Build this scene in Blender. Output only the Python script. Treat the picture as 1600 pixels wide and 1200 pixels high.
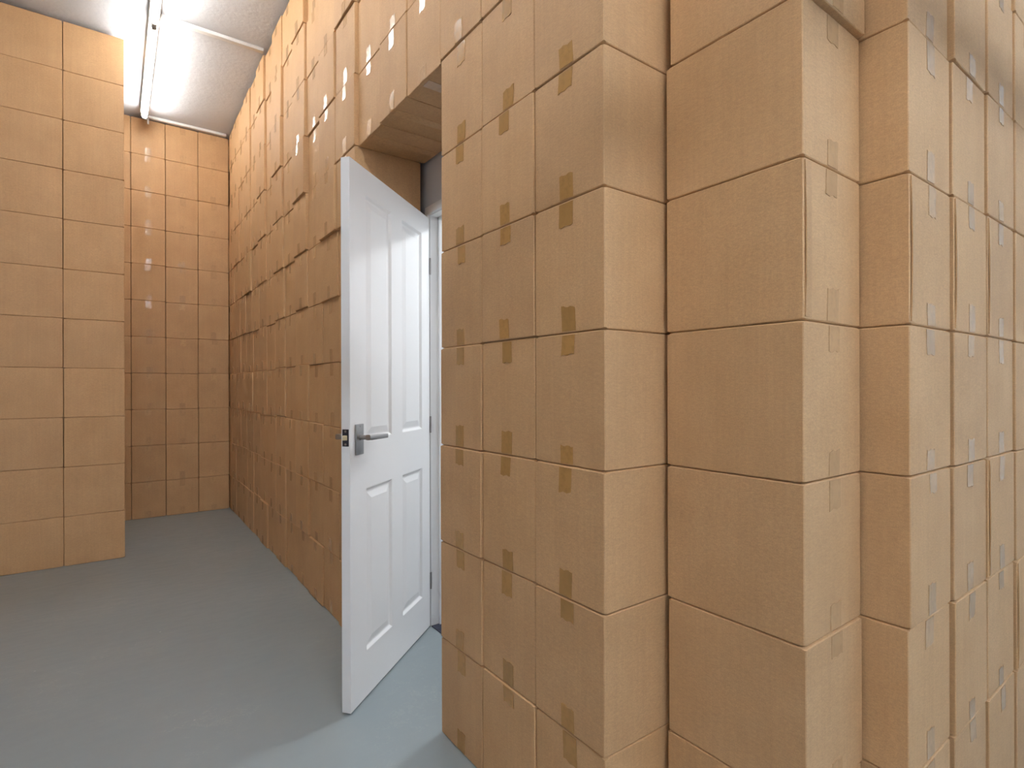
import bpy, bmesh, math, random
from mathutils import Vector, Matrix

for o in list(bpy.data.objects):
    bpy.data.objects.remove(o, do_unlink=True)
SC = bpy.context.scene
COL = SC.collection
PI = math.pi
R = math.radians

# ------------------------------------------------------------------ camera
FPX, YAW, CY, ROLL, EYE = 850.56, 0.6297, 604.205, 0.0027, 1.1692
cam = bpy.data.cameras.new('camera')
cam_o = bpy.data.objects.new('camera', cam)
COL.objects.link(cam_o)
cam.sensor_fit = 'HORIZONTAL'
cam.sensor_width = 36.0
cam.lens = FPX / 1600 * 36.0
cam.shift_y = (CY - 600) / 1600
cam.clip_start = 0.02
cam.clip_end = 60
cam_o.location = (0, 0, EYE)
cam_o.rotation_euler = (Matrix.Rotation(-YAW, 3, 'Z') @ Matrix.Rotation(PI/2, 3, 'X')
                        @ Matrix.Rotation(-ROLL, 3, 'Z')).to_euler()
SC.camera = cam_o

# ------------------------------------------------------------------ world, exposure
w = bpy.data.worlds.new('world')
SC.world = w
w.use_nodes = True
bg = w.node_tree.nodes['Background']
bg.inputs[0].default_value = (0.9, 0.95, 1.0, 1)
bg.inputs[1].default_value = 0.12
vs = SC.view_settings
vs.view_transform = 'Standard'
vs.look = 'None'
vs.exposure = 0.15
vs.gamma = 1.0
vs.use_curve_mapping = False
SC.cycles.max_bounces = 10
SC.cycles.diffuse_bounces = 6
SC.cycles.glossy_bounces = 4
SC.cycles.sample_clamp_indirect = 6

TUBE_CORRIDOR = 46.0      # radiance of the tubes over the corridor
TUBE_ROOM = 104.0          # radiance of the tubes over the room behind the camera
TUBE_COL = (1.0, 0.975, 0.93)
TUBE_COL_ROOM = (0.93, 0.975, 1.05)
TUBE_COL_DAY = (0.74, 0.95, 1.26)     # daylight tubes on the right
LAMP_INNER = 320.0      # small ceiling lamp inside the doorway

# ------------------------------------------------------------------ materials
def mat(name, base=(0.5, 0.5, 0.5), rough=0.5, metal=0.0, spec=0.5):
    m = bpy.data.materials.new(name)
    m.use_nodes = True
    nt = m.node_tree
    b = nt.nodes['Principled BSDF']
    b.inputs['Base Color'].default_value = (*base, 1)
    b.inputs['Roughness'].default_value = rough
    b.inputs['Metallic'].default_value = metal
    b.inputs['Specular IOR Level'].default_value = spec
    return m, nt, b

def N(nt, t, **kw):
    n = nt.nodes.new(t)
    for k, v in kw.items():
        setattr(n, k, v)
    return n

def noise(nt, vec, scale, detail=3, rough=0.55):
    n = N(nt, 'ShaderNodeTexNoise')
    n.inputs['Scale'].default_value = scale
    n.inputs['Detail'].default_value = detail
    n.inputs['Roughness'].default_value = rough
    nt.links.new(vec, n.inputs['Vector'])
    return n

def mrange(nt, val, a, b, c, d):
    n = N(nt, 'ShaderNodeMapRange')
    n.inputs[1].default_value = a
    n.inputs[2].default_value = b
    n.inputs[3].default_value = c
    n.inputs[4].default_value = d
    nt.links.new(val, n.inputs[0])
    return n.outputs[0]

def mapping(nt, vec, scale, offset_from=None):
    n = N(nt, 'ShaderNodeMapping')
    n.inputs['Scale'].default_value = scale
    nt.links.new(vec, n.inputs['Vector'])
    if offset_from is not None:
        nt.links.new(offset_from, n.inputs['Location'])
    return n.outputs[0]

def mixc(nt, a, b, fac, mode='MIX'):
    n = N(nt, 'ShaderNodeMix', data_type='RGBA', blend_type=mode)
    for sock, v in ((n.inputs[6], a), (n.inputs[7], b), (n.inputs[0], fac)):
        if hasattr(v, 'node'):
            nt.links.new(v, sock)
        elif isinstance(v, tuple):
            sock.default_value = (*v, 1)
        else:
            sock.default_value = v
    return n.outputs[2]

def bump(nt, b, h, strength, dist):
    n = N(nt, 'ShaderNodeBump')
    n.inputs['Strength'].default_value = strength
    n.inputs['Distance'].default_value = dist
    nt.links.new(h, n.inputs['Height'])
    nt.links.new(n.outputs[0], b.inputs['Normal'])

def cardboard():
    m, nt, b = mat('cardboard', rough=0.60, spec=0.32)
    tc = N(nt, 'ShaderNodeTexCoord')
    oi = N(nt, 'ShaderNodeObjectInfo')
    mul = N(nt, 'ShaderNodeMath', operation='MULTIPLY')
    mul.inputs[1].default_value = 37.0
    nt.links.new(oi.outputs['Random'], mul.inputs[0])
    cmb = N(nt, 'ShaderNodeCombineXYZ')
    for i in range(3):
        nt.links.new(mul.outputs[0], cmb.inputs[i])
    vec = mapping(nt, tc.outputs['Object'], (1, 1, 1), cmb.outputs[0])
    big = noise(nt, vec, 5.0, 3)
    fib = noise(nt, mapping(nt, vec, (1, 1, 3)), 90.0, 3, 0.7)
    speck = noise(nt, vec, 420.0, 2, 0.6)
    flute = noise(nt, mapping(nt, vec, (150, 150, 4)), 1.0, 2, 0.5)
    bands = noise(nt, mapping(nt, vec, (30, 30, 0.6)), 1.0, 2, 0.5)
    c1 = mixc(nt, CARD_A, CARD_B, mrange(nt, oi.outputs['Random'], 0, 1, 0, 1))
    c2 = mixc(nt, c1, CARD_C, mrange(nt, big.outputs[0], 0.35, 0.75, 0.0, 0.45))
    k = None
    for src, a in ((big.outputs[0], 0.05), (fib.outputs[0], 0.10), (speck.outputs[0], 0.12),
                   (flute.outputs[0], 0.03), (bands.outputs[0], 0.02)):
        v = mrange(nt, src, 0.25, 0.75, 1 - a, 1 + a)
        if k is None:
            k = v
        else:
            mm = N(nt, 'ShaderNodeMath', operation='MULTIPLY')
            nt.links.new(k, mm.inputs[0]); nt.links.new(v, mm.inputs[1])
            k = mm.outputs[0]
    gg = N(nt, 'ShaderNodeCombineColor')
    for i in range(3):
        nt.links.new(k, gg.inputs[i])
    nt.links.new(mixc(nt, c2, gg.outputs[0], 1.0, 'MULTIPLY'), b.inputs['Base Color'])
    add = N(nt, 'ShaderNodeMath', operation='MULTIPLY_ADD')
    add.inputs[1].default_value = 0.7
    nt.links.new(flute.outputs[0], add.inputs[0])
    nt.links.new(fib.outputs[0], add.inputs[2])
    bump(nt, b, add.outputs[0], 0.25, 0.0005)
    return m

CARD_A = (0.552, 0.330, 0.158)
CARD_B = (0.508, 0.306, 0.152)
CARD_C = (0.562, 0.356, 0.186)
M_CARD = cardboard()

def tape_mat(name, base, rough):
    m, nt, b = mat(name, base, rough, spec=0.45)
    tc = N(nt, 'ShaderNodeTexCoord')
    oi = N(nt, 'ShaderNodeObjectInfo')
    n1 = noise(nt, tc.outputs['Object'], 70, 3, 0.6)
    n2 = noise(nt, mapping(nt, tc.outputs['Object'], (220, 220, 8)), 1.0, 2)
    c = mixc(nt, base, tuple(min(1, v*1.25) for v in base), mrange(nt, oi.outputs['Random'], 0, 1, 0, 1))
    c = mixc(nt, c, tuple(v*0.85 for v in base), mrange(nt, n1.outputs[0], 0.45, 0.7, 0, 0.6))
    nt.links.new(c, b.inputs['Base Color'])
    nt.links.new(mrange(nt, n1.outputs[0], 0.3, 0.7, rough*0.6, rough*1.5), b.inputs['Roughness'])
    add = N(nt, 'ShaderNodeMath', operation='MULTIPLY_ADD')
    add.inputs[1].default_value = 0.6
    nt.links.new(n2.outputs[0], add.inputs[0]); nt.links.new(n1.outputs[0], add.inputs[2])
    bump(nt, b, add.outputs[0], 0.25, 0.0008)
    return m
M_TAPE = tape_mat('packing_tape', (0.385, 0.212, 0.072), 0.17)
M_CLEAR = tape_mat('clear_packing_tape', (0.50, 0.315, 0.165), 0.13)

def plain(name, base, rough, var=0.05, scale=4.0, bstr=0.15, bdist=0.001, metal=0, spec=0.5):
    m, nt, b = mat(name, base, rough, metal, spec)
    tc = N(nt, 'ShaderNodeTexCoord')
    n1 = noise(nt, tc.outputs['Object'], scale, 4)
    c = mixc(nt, tuple(v*(1-var) for v in base), tuple(min(1, v*(1+var)) for v in base),
             mrange(nt, n1.outputs[0], 0.3, 0.7, 0, 1))
    nt.links.new(c, b.inputs['Base Color'])
    n2 = noise(nt, tc.outputs['Object'], scale*14, 3)
    bump(nt, b, n2.outputs[0], bstr, bdist)
    return m
M_DOOR = plain('door_paint', (0.84, 0.84, 0.84), 0.38, 0.01, 3, 0.05, 0.0004)
M_CEIL = plain('ceiling_paint', (0.67, 0.695, 0.735), 0.85, 0.05, 2.2, 0.6, 0.004, spec=0.2)
M_WALLW = plain('white_wall_paint', (0.82, 0.83, 0.84), 0.8, 0.02, 2, 0.2, 0.001, spec=0.3)
M_WALLG = plain('grey_wall_paint', (0.60, 0.60, 0.62), 0.75, 0.04, 3, 0.3, 0.001, spec=0.3)
M_WHITE = plain('white_enamel', (0.82, 0.82, 0.81), 0.4, 0.02, 6, 0.02, 0.0003)
M_GREYP = plain('grey_plastic', (0.33, 0.32, 0.30), 0.45, 0.04, 20, 0.05, 0.0003)
M_CHROME = plain('satin_chrome', (0.33, 0.315, 0.305), 0.28, 0.03, 30, 0.08, 0.0002, metal=1)
M_BLACK = plain('dark_latch_metal', (0.035, 0.033, 0.045), 0.35, 0.1, 30, 0.1, 0.0003, metal=0.4)
M_BRASS = plain('brass', (0.72, 0.58, 0.36), 0.3, 0.04, 30, 0.05, 0.0002, metal=0.8)
M_CARPET = plain('dark_carpet', (0.05, 0.055, 0.085), 0.95, 0.3, 60, 0.8, 0.004)
M_STEEL = plain('galvanised_steel', (0.55, 0.56, 0.57), 0.4, 0.08, 12, 0.05, 0.0003, metal=0.9)

def floor_mat():
    m, nt, b = mat('grey_floor_paint', (0.2, 0.22, 0.23), 0.3, spec=0.5)
    tc = N(nt, 'ShaderNodeTexCoord')
    v = tc.outputs['Object']
    n1 = noise(nt, v, 1.3, 5, 0.6)
    n2 = noise(nt, mapping(nt, v, (1, 3, 1)), 9, 4, 0.7)
    c = mixc(nt, FLOOR_A, FLOOR_B, mrange(nt, n1.outputs[0], 0.35, 0.65, 0, 1))
    # fine pale scratches and specks
    n3 = noise(nt, mapping(nt, v, (1.0, 1.0, 1.0)), 5.5, 6, 0.75)
    sub = N(nt, 'ShaderNodeMath', operation='SUBTRACT'); sub.inputs[1].default_value = 0.5
    nt.links.new(n3.outputs[0], sub.inputs[0])
    ab = N(nt, 'ShaderNodeMath', operation='ABSOLUTE'); nt.links.new(sub.outputs[0], ab.inputs[0])
    msk = mrange(nt, ab.outputs[0], 0.0, 0.010, 0.40, 0.0)
    g = mrange(nt, n1.outputs[0], 0.5, 0.62, 0, 1)
    mm = N(nt, 'ShaderNodeMath', operation='MULTIPLY')
    nt.links.new(msk, mm.inputs[0]); nt.links.new(g, mm.inputs[1])
    c = mixc(nt, c, (0.42, 0.43, 0.41), mm.outputs[0])
    vor = N(nt, 'ShaderNodeTexVoronoi'); vor.inputs['Scale'].default_value = 5.0
    nt.links.new(v, vor.inputs['Vector'])
    c = mixc(nt, c, (0.6, 0.6, 0.6), mrange(nt, vor.outputs['Distance'], 0.0, 0.030, 0.9, 0.0))
    nt.links.new(c, b.inputs['Base Color'])
    nt.links.new(mrange(nt, n2.outputs[0], 0.3, 0.7, 0.30, 0.42), b.inputs['Roughness'])
    bump(nt, b, n2.outputs[0], 0.08, 0.002)
    return m
FLOOR_A = (0.236, 0.276, 0.290)
FLOOR_B = (0.258, 0.298, 0.312)
M_FLOOR = floor_mat()

def emis(name, col, s):
    m = bpy.data.materials.new(name)
    m.use_nodes = True
    nt = m.node_tree
    nt.nodes.clear()
    e = N(nt, 'ShaderNodeEmission'); o = N(nt, 'ShaderNodeOutputMaterial')
    e.inputs[0].default_value = (*col, 1); e.inputs[1].default_value = s
    nt.links.new(e.outputs[0], o.inputs[0])
    return m
M_TUBE = emis('lit_tube', TUBE_COL, TUBE_CORRIDOR)
M_TUBE2 = emis('lit_tube_room', TUBE_COL_ROOM, TUBE_ROOM)
M_TUBE3 = emis('lit_tube_daylight', TUBE_COL_DAY, TUBE_ROOM)

# ------------------------------------------------------------------ helpers
def link(name, mesh, parent=None):
    o = bpy.data.objects.new(name, mesh)
    COL.objects.link(o)
    if parent is not None:
        o.parent = parent
    return o

def from_bm(name, bm, m, parent=None, smooth=False, angle=35):
    me = bpy.data.meshes.new(name)
    bmesh.ops.recalc_face_normals(bm, faces=bm.faces)
    bm.to_mesh(me)
    bm.free()
    me.materials.append(m)
    if smooth:
        for p in me.polygons:
            p.use_smooth = True
        me.set_sharp_from_angle(angle=R(angle))
    return link(name, me, parent)

def bx(bm, x0, x1, y0, y1, z0, z1, bevel=0.0, seg=2, M=None):
    r = bmesh.ops.create_cube(bm, size=1.0)
    vs_ = r['verts']
    for v in vs_:
        v.co = Vector(((x0+x1)/2 + v.co.x*(x1-x0), (y0+y1)/2 + v.co.y*(y1-y0), (z0+z1)/2 + v.co.z*(z1-z0)))
    if bevel:
        es = list({e for v in vs_ for e in v.link_edges})
        rr = bmesh.ops.bevel(bm, geom=es, offset=bevel, segments=seg, affect='EDGES', profile=0.5)
        vs_ = list({v for f in rr['faces'] for v in f.verts} | {v for v in vs_ if v.is_valid})
    if M is not None:
        for v in vs_:
            v.co = M @ v.co
    return vs_

def cyl(bm, p0, p1, r0, r1=None, seg=24, caps=True):
    r1 = r0 if r1 is None else r1
    p0, p1 = Vector(p0), Vector(p1)
    d = p1 - p0
    q = d.to_track_quat('Z', 'Y').to_matrix().to_4x4()
    mtx = Matrix.Translation((p0+p1)/2) @ q
    bmesh.ops.create_cone(bm, cap_ends=caps, segments=seg, radius1=r0, radius2=r1, depth=d.length, matrix=mtx)

def empty(name, loc, rz=0.0):
    o = bpy.data.objects.new(name, None)
    COL.objects.link(o)
    o.empty_display_size = 0.05
    o.location = loc
    o.rotation_euler = (0, 0, rz)
    return o

def tag(o, label=None, cat=None, group=None, kind=None):
    if label: o['label'] = label
    if cat: o['category'] = cat
    if group: o['group'] = group
    if kind: o['kind'] = kind
    return o

def struct(name, boxes, m, bevel=0.0):
    bm = bmesh.new()
    for b in boxes:
        bx(bm, *b, bevel=bevel)
    return tag(from_bm(name, bm, m), kind='structure')

# ------------------------------------------------------------------ room shell
CEIL = 3.60
XW = 1.243            # painted wall behind the boxes
struct('floor', [(-3.3, 4.8, -4.8, 6.5, -0.1, 0.0)], M_FLOOR)
struct('ceiling', [(-3.3, 4.8, -4.8, 6.5, CEIL, CEIL+0.1)], M_CEIL)
struct('wall_back', [(-3.3, 1.36, 6.30, 6.42, 0, CEIL)], M_WALLW)
struct('wall_left', [(-3.4, -3.3, 0.6, 6.42, 0, CEIL)], M_CARD)
struct('wall_left', [(-3.4, -3.3, -4.8, 0.6, 0, CEIL)], M_WALLW)
struct('wall_near', [(-3.3, 4.8, -4.9, -4.8, 0, CEIL)], M_WALLW)
DY0, DY1, DTOP = 1.622, 2.382, 2.005       # doorway in the painted wall
struct('wall_right', [(XW, 1.35, 0.90, DY0-0.004, 0, CEIL), (XW, 1.35, DY1+0.029, 6.30, 0, CEIL),
                      (XW, 1.35, DY0-0.004, DY1+0.029, DTOP+0.029, CEIL)], M_WALLG)
struct('wall_side', [(1.35, 4.8, 0.90, 1.0, 0, CEIL)], M_WALLW)
struct('wall_far_right', [(4.8, 4.9, -4.8, 1.0, 0, CEIL)], M_WALLW)
# small room behind the doorway
struct('wall_inner', [(2.9, 3.0, 1.0, 3.6, 0, 2.6), (1.35, 3.0, 3.6, 3.7, 0, 2.6), (1.35, 3.0, 1.0, 3.7, 2.6, 2.7)], M_WALLW)
bm = bmesh.new()
bx(bm, XW+0.001, 2.88, DY0+0.009, DY1-0.002, 0.0005, 0.004)
tag(from_bm('carpet', bm, M_CARPET), 'dark blue grey carpet on the floor just inside the doorway', 'carpet')

# door lining and architrave
struct('trim_1', [(XW, 1.353, DY1, DY1+0.028, 0, DTOP+0.028), (XW, 1.353, DY0-0.003, DY0+0.005, 0, DTOP),
                  (XW, 1.353, DY0, DY1, DTOP-0.002, DTOP+0.026),
                  (1.285, 1.30, DY1-0.014, DY1, 0, DTOP-0.002), (1.285, 1.30, DY0, DY1, DTOP-0.016, DTOP-0.002)], M_DOOR, 0.001)
bm = bmesh.new()
bx(bm, XW-0.014, XW-0.0005, DY0-0.012, DY1+0.030, DTOP+0.002, DTOP+0.042, 0.004)
bx(bm, XW-0.014, XW-0.0005, DY1+0.004, DY1+0.030, 0, DTOP+0.004, 0.003)
tag(from_bm('trim_2', bm, M_DOOR, smooth=True), kind='structure')

M_INNER = emis('inner_lamp_glow', (0.93, 0.97, 1.0), LAMP_INNER)
lamp = empty('ceiling_lamp', (2.30, 2.10, 2.60))
tag(lamp, 'round ceiling lamp in the small room behind the open door', 'light')
bm = bmesh.new(); cyl(bm, (0, 0, -0.03), (0, 0, -0.001), 0.10, 0.10, 32)
from_bm('lamp_base', bm, M_WHITE, lamp, True)
bm = bmesh.new(); cyl(bm, (0, 0, -0.075), (0, 0, -0.03), 0.06, 0.08, 32)
from_bm('diffuser', bm, M_INNER, lamp, True)

# ------------------------------------------------------------------ open door leaf
DW, DT, DH = 0.734, 0.035, 1.984
HX, HY = 1.2354, 2.3778
DANG = R(40.163)
dvec = Vector((math.cos(DANG), math.sin(DANG)))
door = empty('door_1', (HX - dvec.x*DW, HY - dvec.y*DW, 0.0065), DANG)   # local x: free edge -> hinge, -y: visible face
tag(door, 'white four panel door standing ajar in the cardboard doorway', 'door', kind='structure')

PAN = [(0.115, 0.329, 0.172, 0.782), (0.430, 0.643, 0.172, 0.782),
       (0.115, 0.329, 0.966, 1.886), (0.430, 0.643, 0.966, 1.886)]
def door_face(bm, y, s):
    xs = sorted({0, DW} | {p[0] for p in PAN} | {p[1] for p in PAN})
    zs = sorted({0, DH} | {p[2] for p in PAN} | {p[3] for p in PAN})
    V = {}
    def vv(x, yy, z):
        k = (round(x, 5), round(yy, 5), round(z, 5))
        if k not in V:
            V[k] = bm.verts.new(k)
        return V[k]
    for i in range(len(xs)-1):
        for j in range(len(zs)-1):
            x0, x1, z0, z1 = xs[i], xs[i+1], zs[j], zs[j+1]
            if any(abs(p[0]-x0) < 1e-6 and abs(p[2]-z0) < 1e-6 for p in PAN):
                rings = [(0, 0), (0.003, 0.002), (0.010, 0.0085), (0.014, 0.0095), (0.018, 0.0090),
                         (0.040, 0.0030), (0.043, 0.0022)]
                prev = None
                for ins, dep in rings:
                    ring = [vv(x0+ins, y+s*dep, z0+ins), vv(x1-ins, y+s*dep, z0+ins),
                            vv(x1-ins, y+s*dep, z1-ins), vv(x0+ins, y+s*dep, z1-ins)]
                    if prev:
                        for k in range(4):
                            bm.faces.new((prev[k], prev[(k+1) % 4], ring[(k+1) % 4], ring[k]))
                    prev = ring
                bm.faces.new(prev)
            else:
                bm.faces.new((vv(x0, y, z0), vv(x1, y, z0), vv(x1, y, z1), vv(x0, y, z1)))
    return V, xs, zs
bm = bmesh.new()
Va, xs, zs = door_face(bm, 0.0, 1)
Vb, _, _ = door_face(bm, DT, -1)
def rim(pts):
    for (xa, za), (xb, zb) in zip(pts[:-1], pts[1:]):
        k = lambda x, y, z: (round(x, 5), round(y, 5), round(z, 5))
        bm.faces.new((Va[k(xa, 0, za)], Va[k(xb, 0, zb)], Vb[k(xb, DT, zb)], Vb[k(xa, DT, za)]))
rim([(x, 0) for x in xs]); rim([(x, DH) for x in xs]); rim([(0, z) for z in zs]); rim([(DW, z) for z in zs])
leaf = from_bm('door_leaf', bm, M_DOOR, door)
bv = leaf.modifiers.new('bevel', 'BEVEL'); bv.width = 0.0012; bv.segments = 2; bv.limit_method = 'ANGLE'; bv.angle_limit = R(60)

def handle(side):
    # side -1: visible face, +1: far face
    y0 = 0.0 if side < 0 else DT
    root = bpy.data.objects.new('door_handle', None)
    COL.objects.link(root); root.parent = door
    root.empty_display_size = 0.03
    root.location = (0.058, y0, 0.978 - 0.0065)
    s = side
    bm = bmesh.new()
    a, b = sorted((0.0003*s, 0.0075*s))
    bx(bm, -0.0265, 0.0265, a, b, -0.056, 0.056, 0.002)
    from_bm('backplate', bm, M_CHROME, root, True)
    bm = bmesh.new()
    cyl(bm, (0, 0.007*s, 0.008), (0, 0.014*s, 0.008), 0.0125, 0.0115)
    cyl(bm, (0, 0.012*s, 0.008), (0, 0.048*s, 0.008), 0.0085)
    # lever: tapered flat bar with a rounded elbow
    secs = [(-0.010, 0.044, 0.010, 0.010), (0.004, 0.047, 0.0105, 0.0105), (0.03, 0.050, 0.010, 0.0085),
            (0.065, 0.052, 0.0095, 0.0065), (0.100, 0.053, 0.009, 0.0055), (0.122, 0.053, 0.0085, 0.005)]
    prev = None
    for x, y, hz, hy in secs:
        ring = []
        for k in range(12):
            t = 2*PI*k/12
            cx_, sz_ = math.cos(t), math.sin(t)
            f = lambda q: math.copysign(abs(q)**0.5, q)
            ring.append(bm.verts.new((x, (y + hy*f(cx_))*s, 0.008 + hz*f(sz_) - x*0.03)))
        if prev:
            for k in range(12):
                bm.faces.new((prev[k], prev[(k+1) % 12], ring[(k+1) % 12], ring[k]))
        else:
            bm.faces.new(ring)
        prev = ring
    bm.faces.new(prev)
    from_bm('lever', bm, M_CHROME, root, True, 50)
    for dz in (-0.048, 0.048):
        bm = bmesh.new()
        cyl(bm, (0, 0.0074*s, dz), (0, 0.0088*s, dz), 0.0035, 0.003, 12)
        from_bm('screw', bm, M_CHROME, root, True)
handle(-1); handle(1)
latch = bpy.data.objects.new('latch', None); COL.objects.link(latch); latch.parent = door
latch.empty_display_size = 0.02
latch.location = (0, DT/2, 0.9815)
bm = bmesh.new(); bx(bm, -0.0015, 0.0005, -0.0125, 0.0125, -0.0305, 0.0305, 0.0005, 1)
from_bm('faceplate', bm, M_BLACK, latch)
bm = bmesh.new()
vv = bx(bm, -0.011, -0.001, -0.007, 0.007, -0.0085, 0.0085, 0.001, 1)
for v in vv:
    if v.co.x < -0.006 and v.co.y < 0: v.co.x += 0.007
from_bm('latch_bolt', bm, M_BRASS, latch)
for dz in (-0.023, 0.023):
    bm = bmesh.new(); cyl(bm, (-0.0028, 0, dz), (-0.001, 0, dz), 0.004, 0.004, 14)
    from_bm('screw', bm, M_CHROME, latch, True)
for hz in (0.22, 0.98, 1.75):
    bm = bmesh.new()
    cyl(bm, (DW+0.003, -0.004, hz-0.04), (DW+0.003, -0.004, hz+0.04), 0.0045)
    from_bm('hinge', bm, M_CHROME, door, True)

# ------------------------------------------------------------------ cardboard boxes
BW, BL, BH = 0.2545, 0.330, 0.325
rng = random.Random(7)

def carton_mesh(wd, ln, ht, bul, seed, cr=0.0018):
    """closed carton: chamfered upright corners, folded top and bottom flaps with a notch at each corner"""
    rg = random.Random(seed)
    bm = bmesh.new()
    hx, hy = wd/2, ln/2
    lv = [(0.0, 0.0040, 0.0095), (0.0013, 0.0013, 0.0085), (0.0034, 0.0, 0.0078), (0.0038, 0.0, cr+0.0003)]
    mids = [ht*t for t in (0.14, 0.3, 0.5, 0.7, 0.86)]
    levels = lv + [(z, 0.0, cr) for z in mids] + [(ht-z, i, c) for z, i, c in reversed(lv)]
    ts = (0.0, 0.12, 0.3, 0.5, 0.7, 0.88, 1.0)
    bf, bb, bs = bul
    ph = rg.uniform(-0.6, 0.6)
    rings = []
    for z, ins, ch in levels:
        v_ = z/ht
        X, Y = hx-ins, hy-ins
        pts = []
        def side(a, b, n, amp):
            for t in ts:
                p = (a[0]+(b[0]-a[0])*t, a[1]+(b[1]-a[1])*t)
                d = amp*(math.sin(PI*t)**0.8)*(math.sin(PI*min(max(v_, 0), 1))**0.7 + 0.15*math.sin(5*t+ph))
                pts.append(bm.verts.new((p[0]+n[0]*d, p[1]+n[1]*d, z)))
        side((-X+ch, -Y), (X-ch, -Y), (0, -1), bf)
        side((X, -Y+ch), (X, Y-ch), (1, 0), bs)
        side((X-ch, Y), (-X+ch, Y), (0, 1), bb)
        side((-X, Y-ch), (-X, -Y+ch), (-1, 0), bs)
        rings.append(pts)
    n = len(rings[0])
    for a, b in zip(rings[:-1], rings[1:]):
        for k in range(n):
            bm.faces.new((a[k], a[(k+1) % n], b[(k+1) % n], b[k]))
    bm.faces.new(list(reversed(rings[0])))
    bm.faces.new(rings[-1])
    return bm

def front_off(z, ht, x, wd, amp):
    t = (x + wd/2)/wd
    return amp*(math.sin(PI*t)**0.8)*(math.sin(PI*min(max(z/ht, 0.0), 1.0))**0.7)

def tape_strip(parent, ht, wd, ln, bf, top, rg, x0, tm):
    """strip of clear tape folded over the edge and stuck to the taped end of the box"""
    L = rg.uniform(0.048, 0.074)
    tw = rg.uniform(0.044, 0.050)
    sk = rg.uniform(-0.004, 0.004)
    bm = bmesh.new()
    nz, nx = 7, 6
    th = 0.0007
    grid = []
    for layer in (0, 1):
        g = []
        for i in range(nz+1):
            row = []
            for j in range(nx+1):
                t = i/nz
                zt = 0.0045 + (L-0.0045)*t
                if i == nz:
                    zt += 0.004*math.sin(j*1.7+L*300)*0.5 + (j/nx-0.5)*sk
                x = x0 + (j/nx-0.5)*tw + sk*t
                z = ht - zt if top else zt
                y = -ln/2 - front_off(z, ht, x, wd, bf) - 0.0004 - layer*th
                if layer:
                    y -= 0.0002*math.sin(j*2.1+i*1.3)
                row.append(bm.verts.new((x, y, z)))
            g.append(row)
        grid.append(g)
    for layer in (0, 1):
        for i in range(nz):
            for j in range(nx):
                g = grid[layer]
                bm.faces.new((g[i][j], g[i][j+1], g[i+1][j+1], g[i+1][j]))
    a, b = grid
    per = [(0, j) for j in range(nx+1)] + [(i, nx) for i in range(1, nz+1)] + [(nz, j) for j in range(nx-1, -1, -1)] + [(i, 0) for i in range(nz-1, 0, -1)]
    for k in range(len(per)):
        p, q = per[k], per[(k+1) % len(per)]
        bm.faces.new((a[p[0]][p[1]], a[q[0]][q[1]], b[q[0]][q[1]], b[p[0]][p[1]]))
    return from_bm('packing_tape', bm, tm, parent, True, 60)

def add_box(front, rot, wd, ln, z, ht, label, group, taped=True, bulge=None, yaw=0.0, tapes=('top', 'bottom'),
            side_seam=False, under=False, amp=0.0022, tm=None, cr=0.0018):
    """front: middle of the visible face at the base; rot 0 faces -y"""
    global COUNT
    rg = random.Random(COUNT*13+5)
    COUNT += 1
    bf = rg.uniform(-0.3, 1.0)*amp if bulge is None else bulge
    c, s = math.cos(rot), math.sin(rot)
    # centre lies behind the front face
    cx_ = front[0] - s*ln/2
    cy_ = front[1] + c*ln/2
    wy = wd
    root = empty('cardboard_box', (cx_, cy_, z), rot + yaw)
    tag(root, label, 'box', group)
    body = from_bm('box_body', carton_mesh(wd, ln, ht, (bf, -0.0005, -0.0006), COUNT, cr), M_CARD, root, True, 28)
    if taped:
        x0 = rg.uniform(-0.006, 0.006)
        for t in tapes:
            tape_strip(root, ht, wd, ln, bf, t == 'top', rg, x0 + rg.uniform(-0.005, 0.005), tm or M_CLEAR)
    if side_seam:
        # glued joint flap along one upright corner, standing slightly off the face
        bm = bmesh.new()
        sx = side_seam
        prev = None
        nseg = 10
        for i in range(nseg+1):
            t = i/nseg
            zz = 0.007 + (ht-0.014)*t
            off = 0.0020*math.sin(PI*t)**0.6
            xo = sx*(wd/2 - 0.0045 - 0.0015*math.sin(PI*t))
            xi = sx*(wd/2 - 0.0330)
            y0 = -ln/2 - front_off(zz, ht, xi, wd, bf)
            y1 = -ln/2 - front_off(zz, ht, xo, wd, bf)
            ring = [bm.verts.new((xi, y0-0.0001, zz)), bm.verts.new((xo, y1-off-0.0022, zz)),
                    bm.verts.new((xo, y1-off+0.0004, zz)), bm.verts.new((xi, y0+0.0006, zz))]
            if prev:
                for k in range(4):
                    bm.faces.new((prev[k], prev[(k+1) % 4], ring[(k+1) % 4], ring[k]))
            else:
                bm.faces.new(ring)
            prev = ring
        bm.faces.new(prev)
        from_bm('corner_joint', bm, M_CARD, root, True, 40)
    if under:
        bm = bmesh.new()
        bx(bm, -0.024, 0.024, -ln/2+0.012, ln/2-0.012, -0.0012, -0.0003)
        from_bm('packing_tape', bm, M_CLEAR, root)
    return root
COUNT = 0

ORD = ['lowest', 'second', 'third', 'fourth', 'fifth', 'sixth', 'seventh', 'eighth', 'ninth', 'tenth', 'topmost']
NTH = ['first', 'second', 'third', 'fourth', 'fifth', 'sixth', 'seventh', 'eighth', 'ninth', 'tenth', 'eleventh',
       'twelfth', 'thirteenth', 'fourteenth', 'fifteenth', 'sixteenth', 'seventeenth']
def up(j):
    return 'lowest in its column' if j == 0 else ('topmost in its column' if j == 10 else ORD[j]+' box up')

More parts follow.
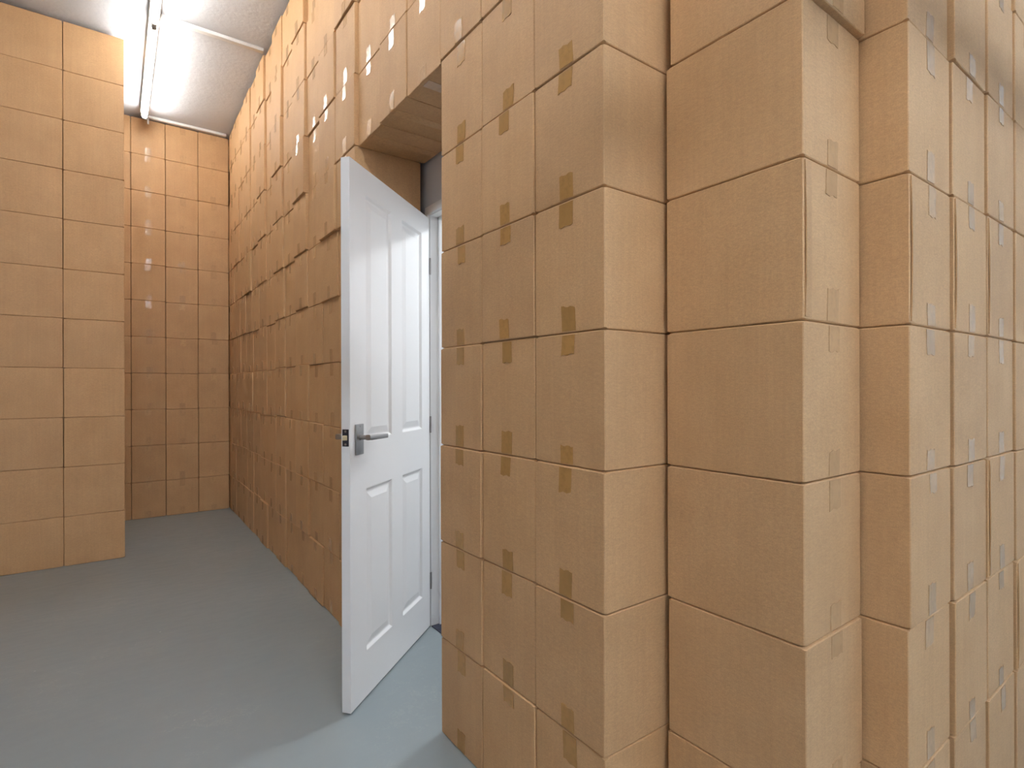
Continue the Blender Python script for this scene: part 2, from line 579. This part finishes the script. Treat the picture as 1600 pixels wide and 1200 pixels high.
def levels(n, seed, jit=0.0016, z0=0.0, total=None):
    rg = random.Random(seed)
    hs = [BH + rg.uniform(-jit, jit) for _ in range(n)]
    k = (total if total else n*BH)/sum(hs)
    out, z = [], z0
    for h in hs:
        out.append((z, h*k))
        z += h*k
    return out
GAP = 0.0009

XM = 0.895
# corridor wall, columns right of the doorway (ends face -x)
Y0 = 0.8716
G = 'taped boxes right of the doorway'
colname = {0: 'at the pillar corner', 1: 'in the middle column', 2: 'beside the doorway'}
for k in range(3):
    for j, (z, h) in enumerate(levels(11, 100+k, 0.0010)):
        off = rng.uniform(-0.002, 0.003) + (0.004 if k == 2 and j < 3 else 0)
        yc = Y0 + BW*(k+0.5)
        add_box((XM-off, yc, 0), -PI/2, BW-0.0032, BL, z, h-GAP,
                'brown cardboard box right of the doorway, %s, %s' % (up(j), colname[k]), G,
                yaw=R(rng.uniform(-0.25, 0.25)), tm=M_TAPE)
# above the doorway
PY = 0.2595
YB = Y0 + 3*BW
G = 'taped boxes above the doorway'
cn = ['rightmost', 'middle', 'leftmost']
for i in range(3):
    for j, (z, h) in enumerate(levels(4, 130+i, 0.001, 7*BH-0.012, 4*BH+0.008)):
        off = {0: 0.000, 1: 0.004, 2: -0.001}[i] + rng.uniform(-0.002, 0.002)
        add_box((XM-off, YB+PY*(i+0.5), 0), -PI/2, PY-0.003, BL, z, h-GAP,
                'brown box above the doorway, %s of three columns, %s row over it' % (cn[i], NTH[j]), G,
                yaw=R(rng.uniform(-0.2, 0.2)), under=(j == 0))
# corridor wall, columns left of the doorway
G = 'taped boxes along the corridor left of the doorway'
base_off = [0.024, 0.031, 0.010, 0.034, 0.020, 0.034, 0.016, 0.026, 0.015, 0.028, 0.018, 0.022, 0.016, 0.0]
for i in range(14):
    n = i + 3
    for j, (z, h) in enumerate(levels(11, 160+i, 0.0050, 0, 11*BH + rng.uniform(-0.014, 0.004))):
        t = min(1.0, max(0.0, (j-4)/3.5))
        off = (base_off[i]-0.004)*(0.18+0.82*t**0.8) + rng.uniform(-0.006, 0.006)
        wd = PY - rng.uniform(0.002, 0.005)
        if i == 13:
            off = min(off, 0.001)
        add_box((XM-off, YB+PY*(n+0.5), 0), -PI/2, wd, BL, z, h-GAP,
                'brown cardboard box, %s, in the %s column left of the doorway' % (up(j), NTH[i]), G,
                yaw=R(rng.uniform(-0.6, 0.6) if i < 13 else 0), amp=0.0040, cr=0.0026)
# far end wall of the corridor (ends face -y)
YBK = 5.874
G = 'taped boxes on the far end wall'
WB = 0.2589
xend = XM - 0.005
for i in range(4):
    for j, (z, h) in enumerate(levels(11, 200+i, 0.0012)):
        nm = ['in the right corner', 'second column from the right', 'third column from the right', 'half hidden behind the left stack'][i]
        add_box((xend-WB*(i+0.5), YBK-rng.uniform(0, 0.003), 0), 0, WB-0.0035, BL, z, h-GAP,
                'brown box on far end wall, %s, %s' % (up(j), nm), G, yaw=R(rng.uniform(-0.2, 0.2)))
# left stack: broad untaped sides face -y
G = 'broad untaped boxes of the left stack'
YL, XL, LL = 4.6097, 0.053, 0.3281
for i in range(5):
    for j, (z, h) in enumerate(levels(11, 230+i, 0.0010)):
        nm = ['at the free right edge', 'second column from its right edge', 'third column from its right edge',
              'fourth column from its right edge', 'fifth column from its right edge'][i]
        add_box((XL-LL*(i+0.5)+rng.uniform(-0.001, 0.001), YL-rng.uniform(0, 0.002), 0), 0, LL-0.003, BW, z, h-GAP,
                'broad untaped box in left stack, %s, %s' % (up(j), nm), G, taped=False, amp=0.003)
# corner pillar: broad side faces -x, taped end faces -y
XA, YC = 1.099, 0.530
G = 'boxes of the projecting corner pillar'
for j, (z, h) in enumerate(levels(11, 260, 0.0010)):
    dy = 0.012 if j == 6 else (0.003 if j == 1 else 0.0)
    add_box((XA+0.2585/2, YC-dy, 0), 0, 0.2575, BL+0.000, z, h-GAP,
            'box of the projecting pillar showing broad side and taped end, %s' % up(j), G,
            side_seam=(-1 if j in (4,) else False), yaw=R(rng.uniform(-0.1, 0.1)))
# right hand wall (taped ends face -y)
XC, YD, WR = 1.3605, 0.438, 0.2615
G = 'taped boxes of the right hand wall'
for i in range(6):
    for j, (z, h) in enumerate(levels(11, 280+i, 0.0012)):
        dy = [0.0, 0.007, 0.010, 0.016, 0.018, 0.020][i] + rng.uniform(-0.0015, 0.002)
        add_box((XC+WR*(i+0.5)+(0.003 if i else 0), YD-dy, 0), 0, WR-rng.uniform(0.005, 0.009), BL, z, h-GAP,
                'pale box of right hand wall, %s, %s column from pillar' % (up(j), NTH[i]), G,
                side_seam=(-1 if (i, j) in ((0, 4), (1, 4), (2, 4), (2, 2), (3, 1), (1, 7)) else False), yaw=R(rng.uniform(-0.3, 0.3)))

# ------------------------------------------------------------------ ceiling light fittings
def fitting(name, label, cx_, cy_, rz, tube_m, group):
    """batten with one bare tube; local x is its length, origin on the ceiling"""
    L = 1.50
    root = empty('fluorescent_light', (cx_, cy_, CEIL), rz)
    tag(root, label, 'light', group)
    bm = bmesh.new()
    for v in bx(bm, -L/2+0.002, L/2-0.002, -0.031, 0.031, -0.050, -0.0005):
        if v.co.z < -0.02: v.co.y *= 0.86
    from_bm('batten', bm, M_WHITE, root, True)
    bm = bmesh.new()
    zt = -0.088
    r = 0.020
    cyl(bm, (-L/2+0.045, 0, zt), (L/2-0.045, 0, zt), r, seg=20)
    bmesh.ops.bevel(bm, geom=[e for e in bm.edges if abs(abs(e.verts[0].co.x)-(L/2-0.045)) < 1e-4 and abs(abs(e.verts[1].co.x)-(L/2-0.045)) < 1e-4],
                    offset=0.008, segments=3, affect='EDGES')
    from_bm('tube', bm, tube_m, root, True, 60)
    for s in (-1, 1):
        bm = bmesh.new()
        a, b = sorted((s*(L/2-0.030), s*(L/2-0.006)))
        bx(bm, a, b, -0.014, 0.014, -0.104, -0.050, 0.004)
        cyl(bm, (s*(L/2-0.046), 0, zt), (s*(L/2-0.028), 0, zt), 0.012, seg=16)
        from_bm('lampholder', bm, M_GREYP, root, True)
    return root
TX = 0.208
names = ['bare white tube light on the ceiling at the far end wall',
         'bare white tube light cut off by the top of the picture',
         'bare white tube light above the doorway', 'bare white tube light above the near corridor', 'bare white tube light behind the viewpoint', 'bare white tube light farthest behind the viewpoint']
for i, yc in enumerate((4.955, 3.445, 1.935, 0.425, -1.085, -3.60)):
    fitting('l', names[i], TX, yc, PI/2, M_TUBE, 'tube lights in a row over the corridor')
for i, xc in enumerate((-1.4, 0.15, 1.7, 3.25)):
    fitting('l', 'bare tube light over the near room, %s from the left' % NTH[i], xc, -2.3, 0, M_TUBE3 if xc > 1 else M_TUBE2, 'tube lights over the near room')

# trunking running from the lights to the boxes
for nm, yy, x0, lb in (('cable_trunking', 4.215, 0.245, 'white trunking crossing the ceiling from the light to the box wall'),
                       ('cable_trunking', 5.845, 0.245, 'white trunking along the top of the far end wall')):
    root = empty(nm, (x0, yy, CEIL))
    tag(root, lb, 'trunking', 'white ceiling trunking')
    bm = bmesh.new()
    bx(bm, 0.0, XM-0.03-x0, -0.019, 0.019, -0.024, -0.0005, 0.002)
    from_bm('channel', bm, M_WHITE, root, True)
    bm = bmesh.new()
    bx(bm, -0.010, 0.004, -0.006, 0.006, -0.075, -0.001, 0.002)
    from_bm('end_clip', bm, M_WHITE, root, True)
# conduit hung under the ceiling of the near room
root = empty('hanging_conduit', (1.0, -1.60, 3.13))
tag(root, 'steel conduit hung from the ceiling behind the viewpoint', 'conduit')
bm = bmesh.new(); cyl(bm, (-4.2, 0, 0), (3.7, 0, 0), 0.018, seg=16)
from_bm('pipe', bm, M_STEEL, root, True)
for xx in (-3, -1.2, 0.6, 2.4):
    bm = bmesh.new(); cyl(bm, (xx, 0, 0.016), (xx, 0, CEIL-3.13-0.001), 0.004, seg=8)
    from_bm('hanger_rod', bm, M_STEEL, root)
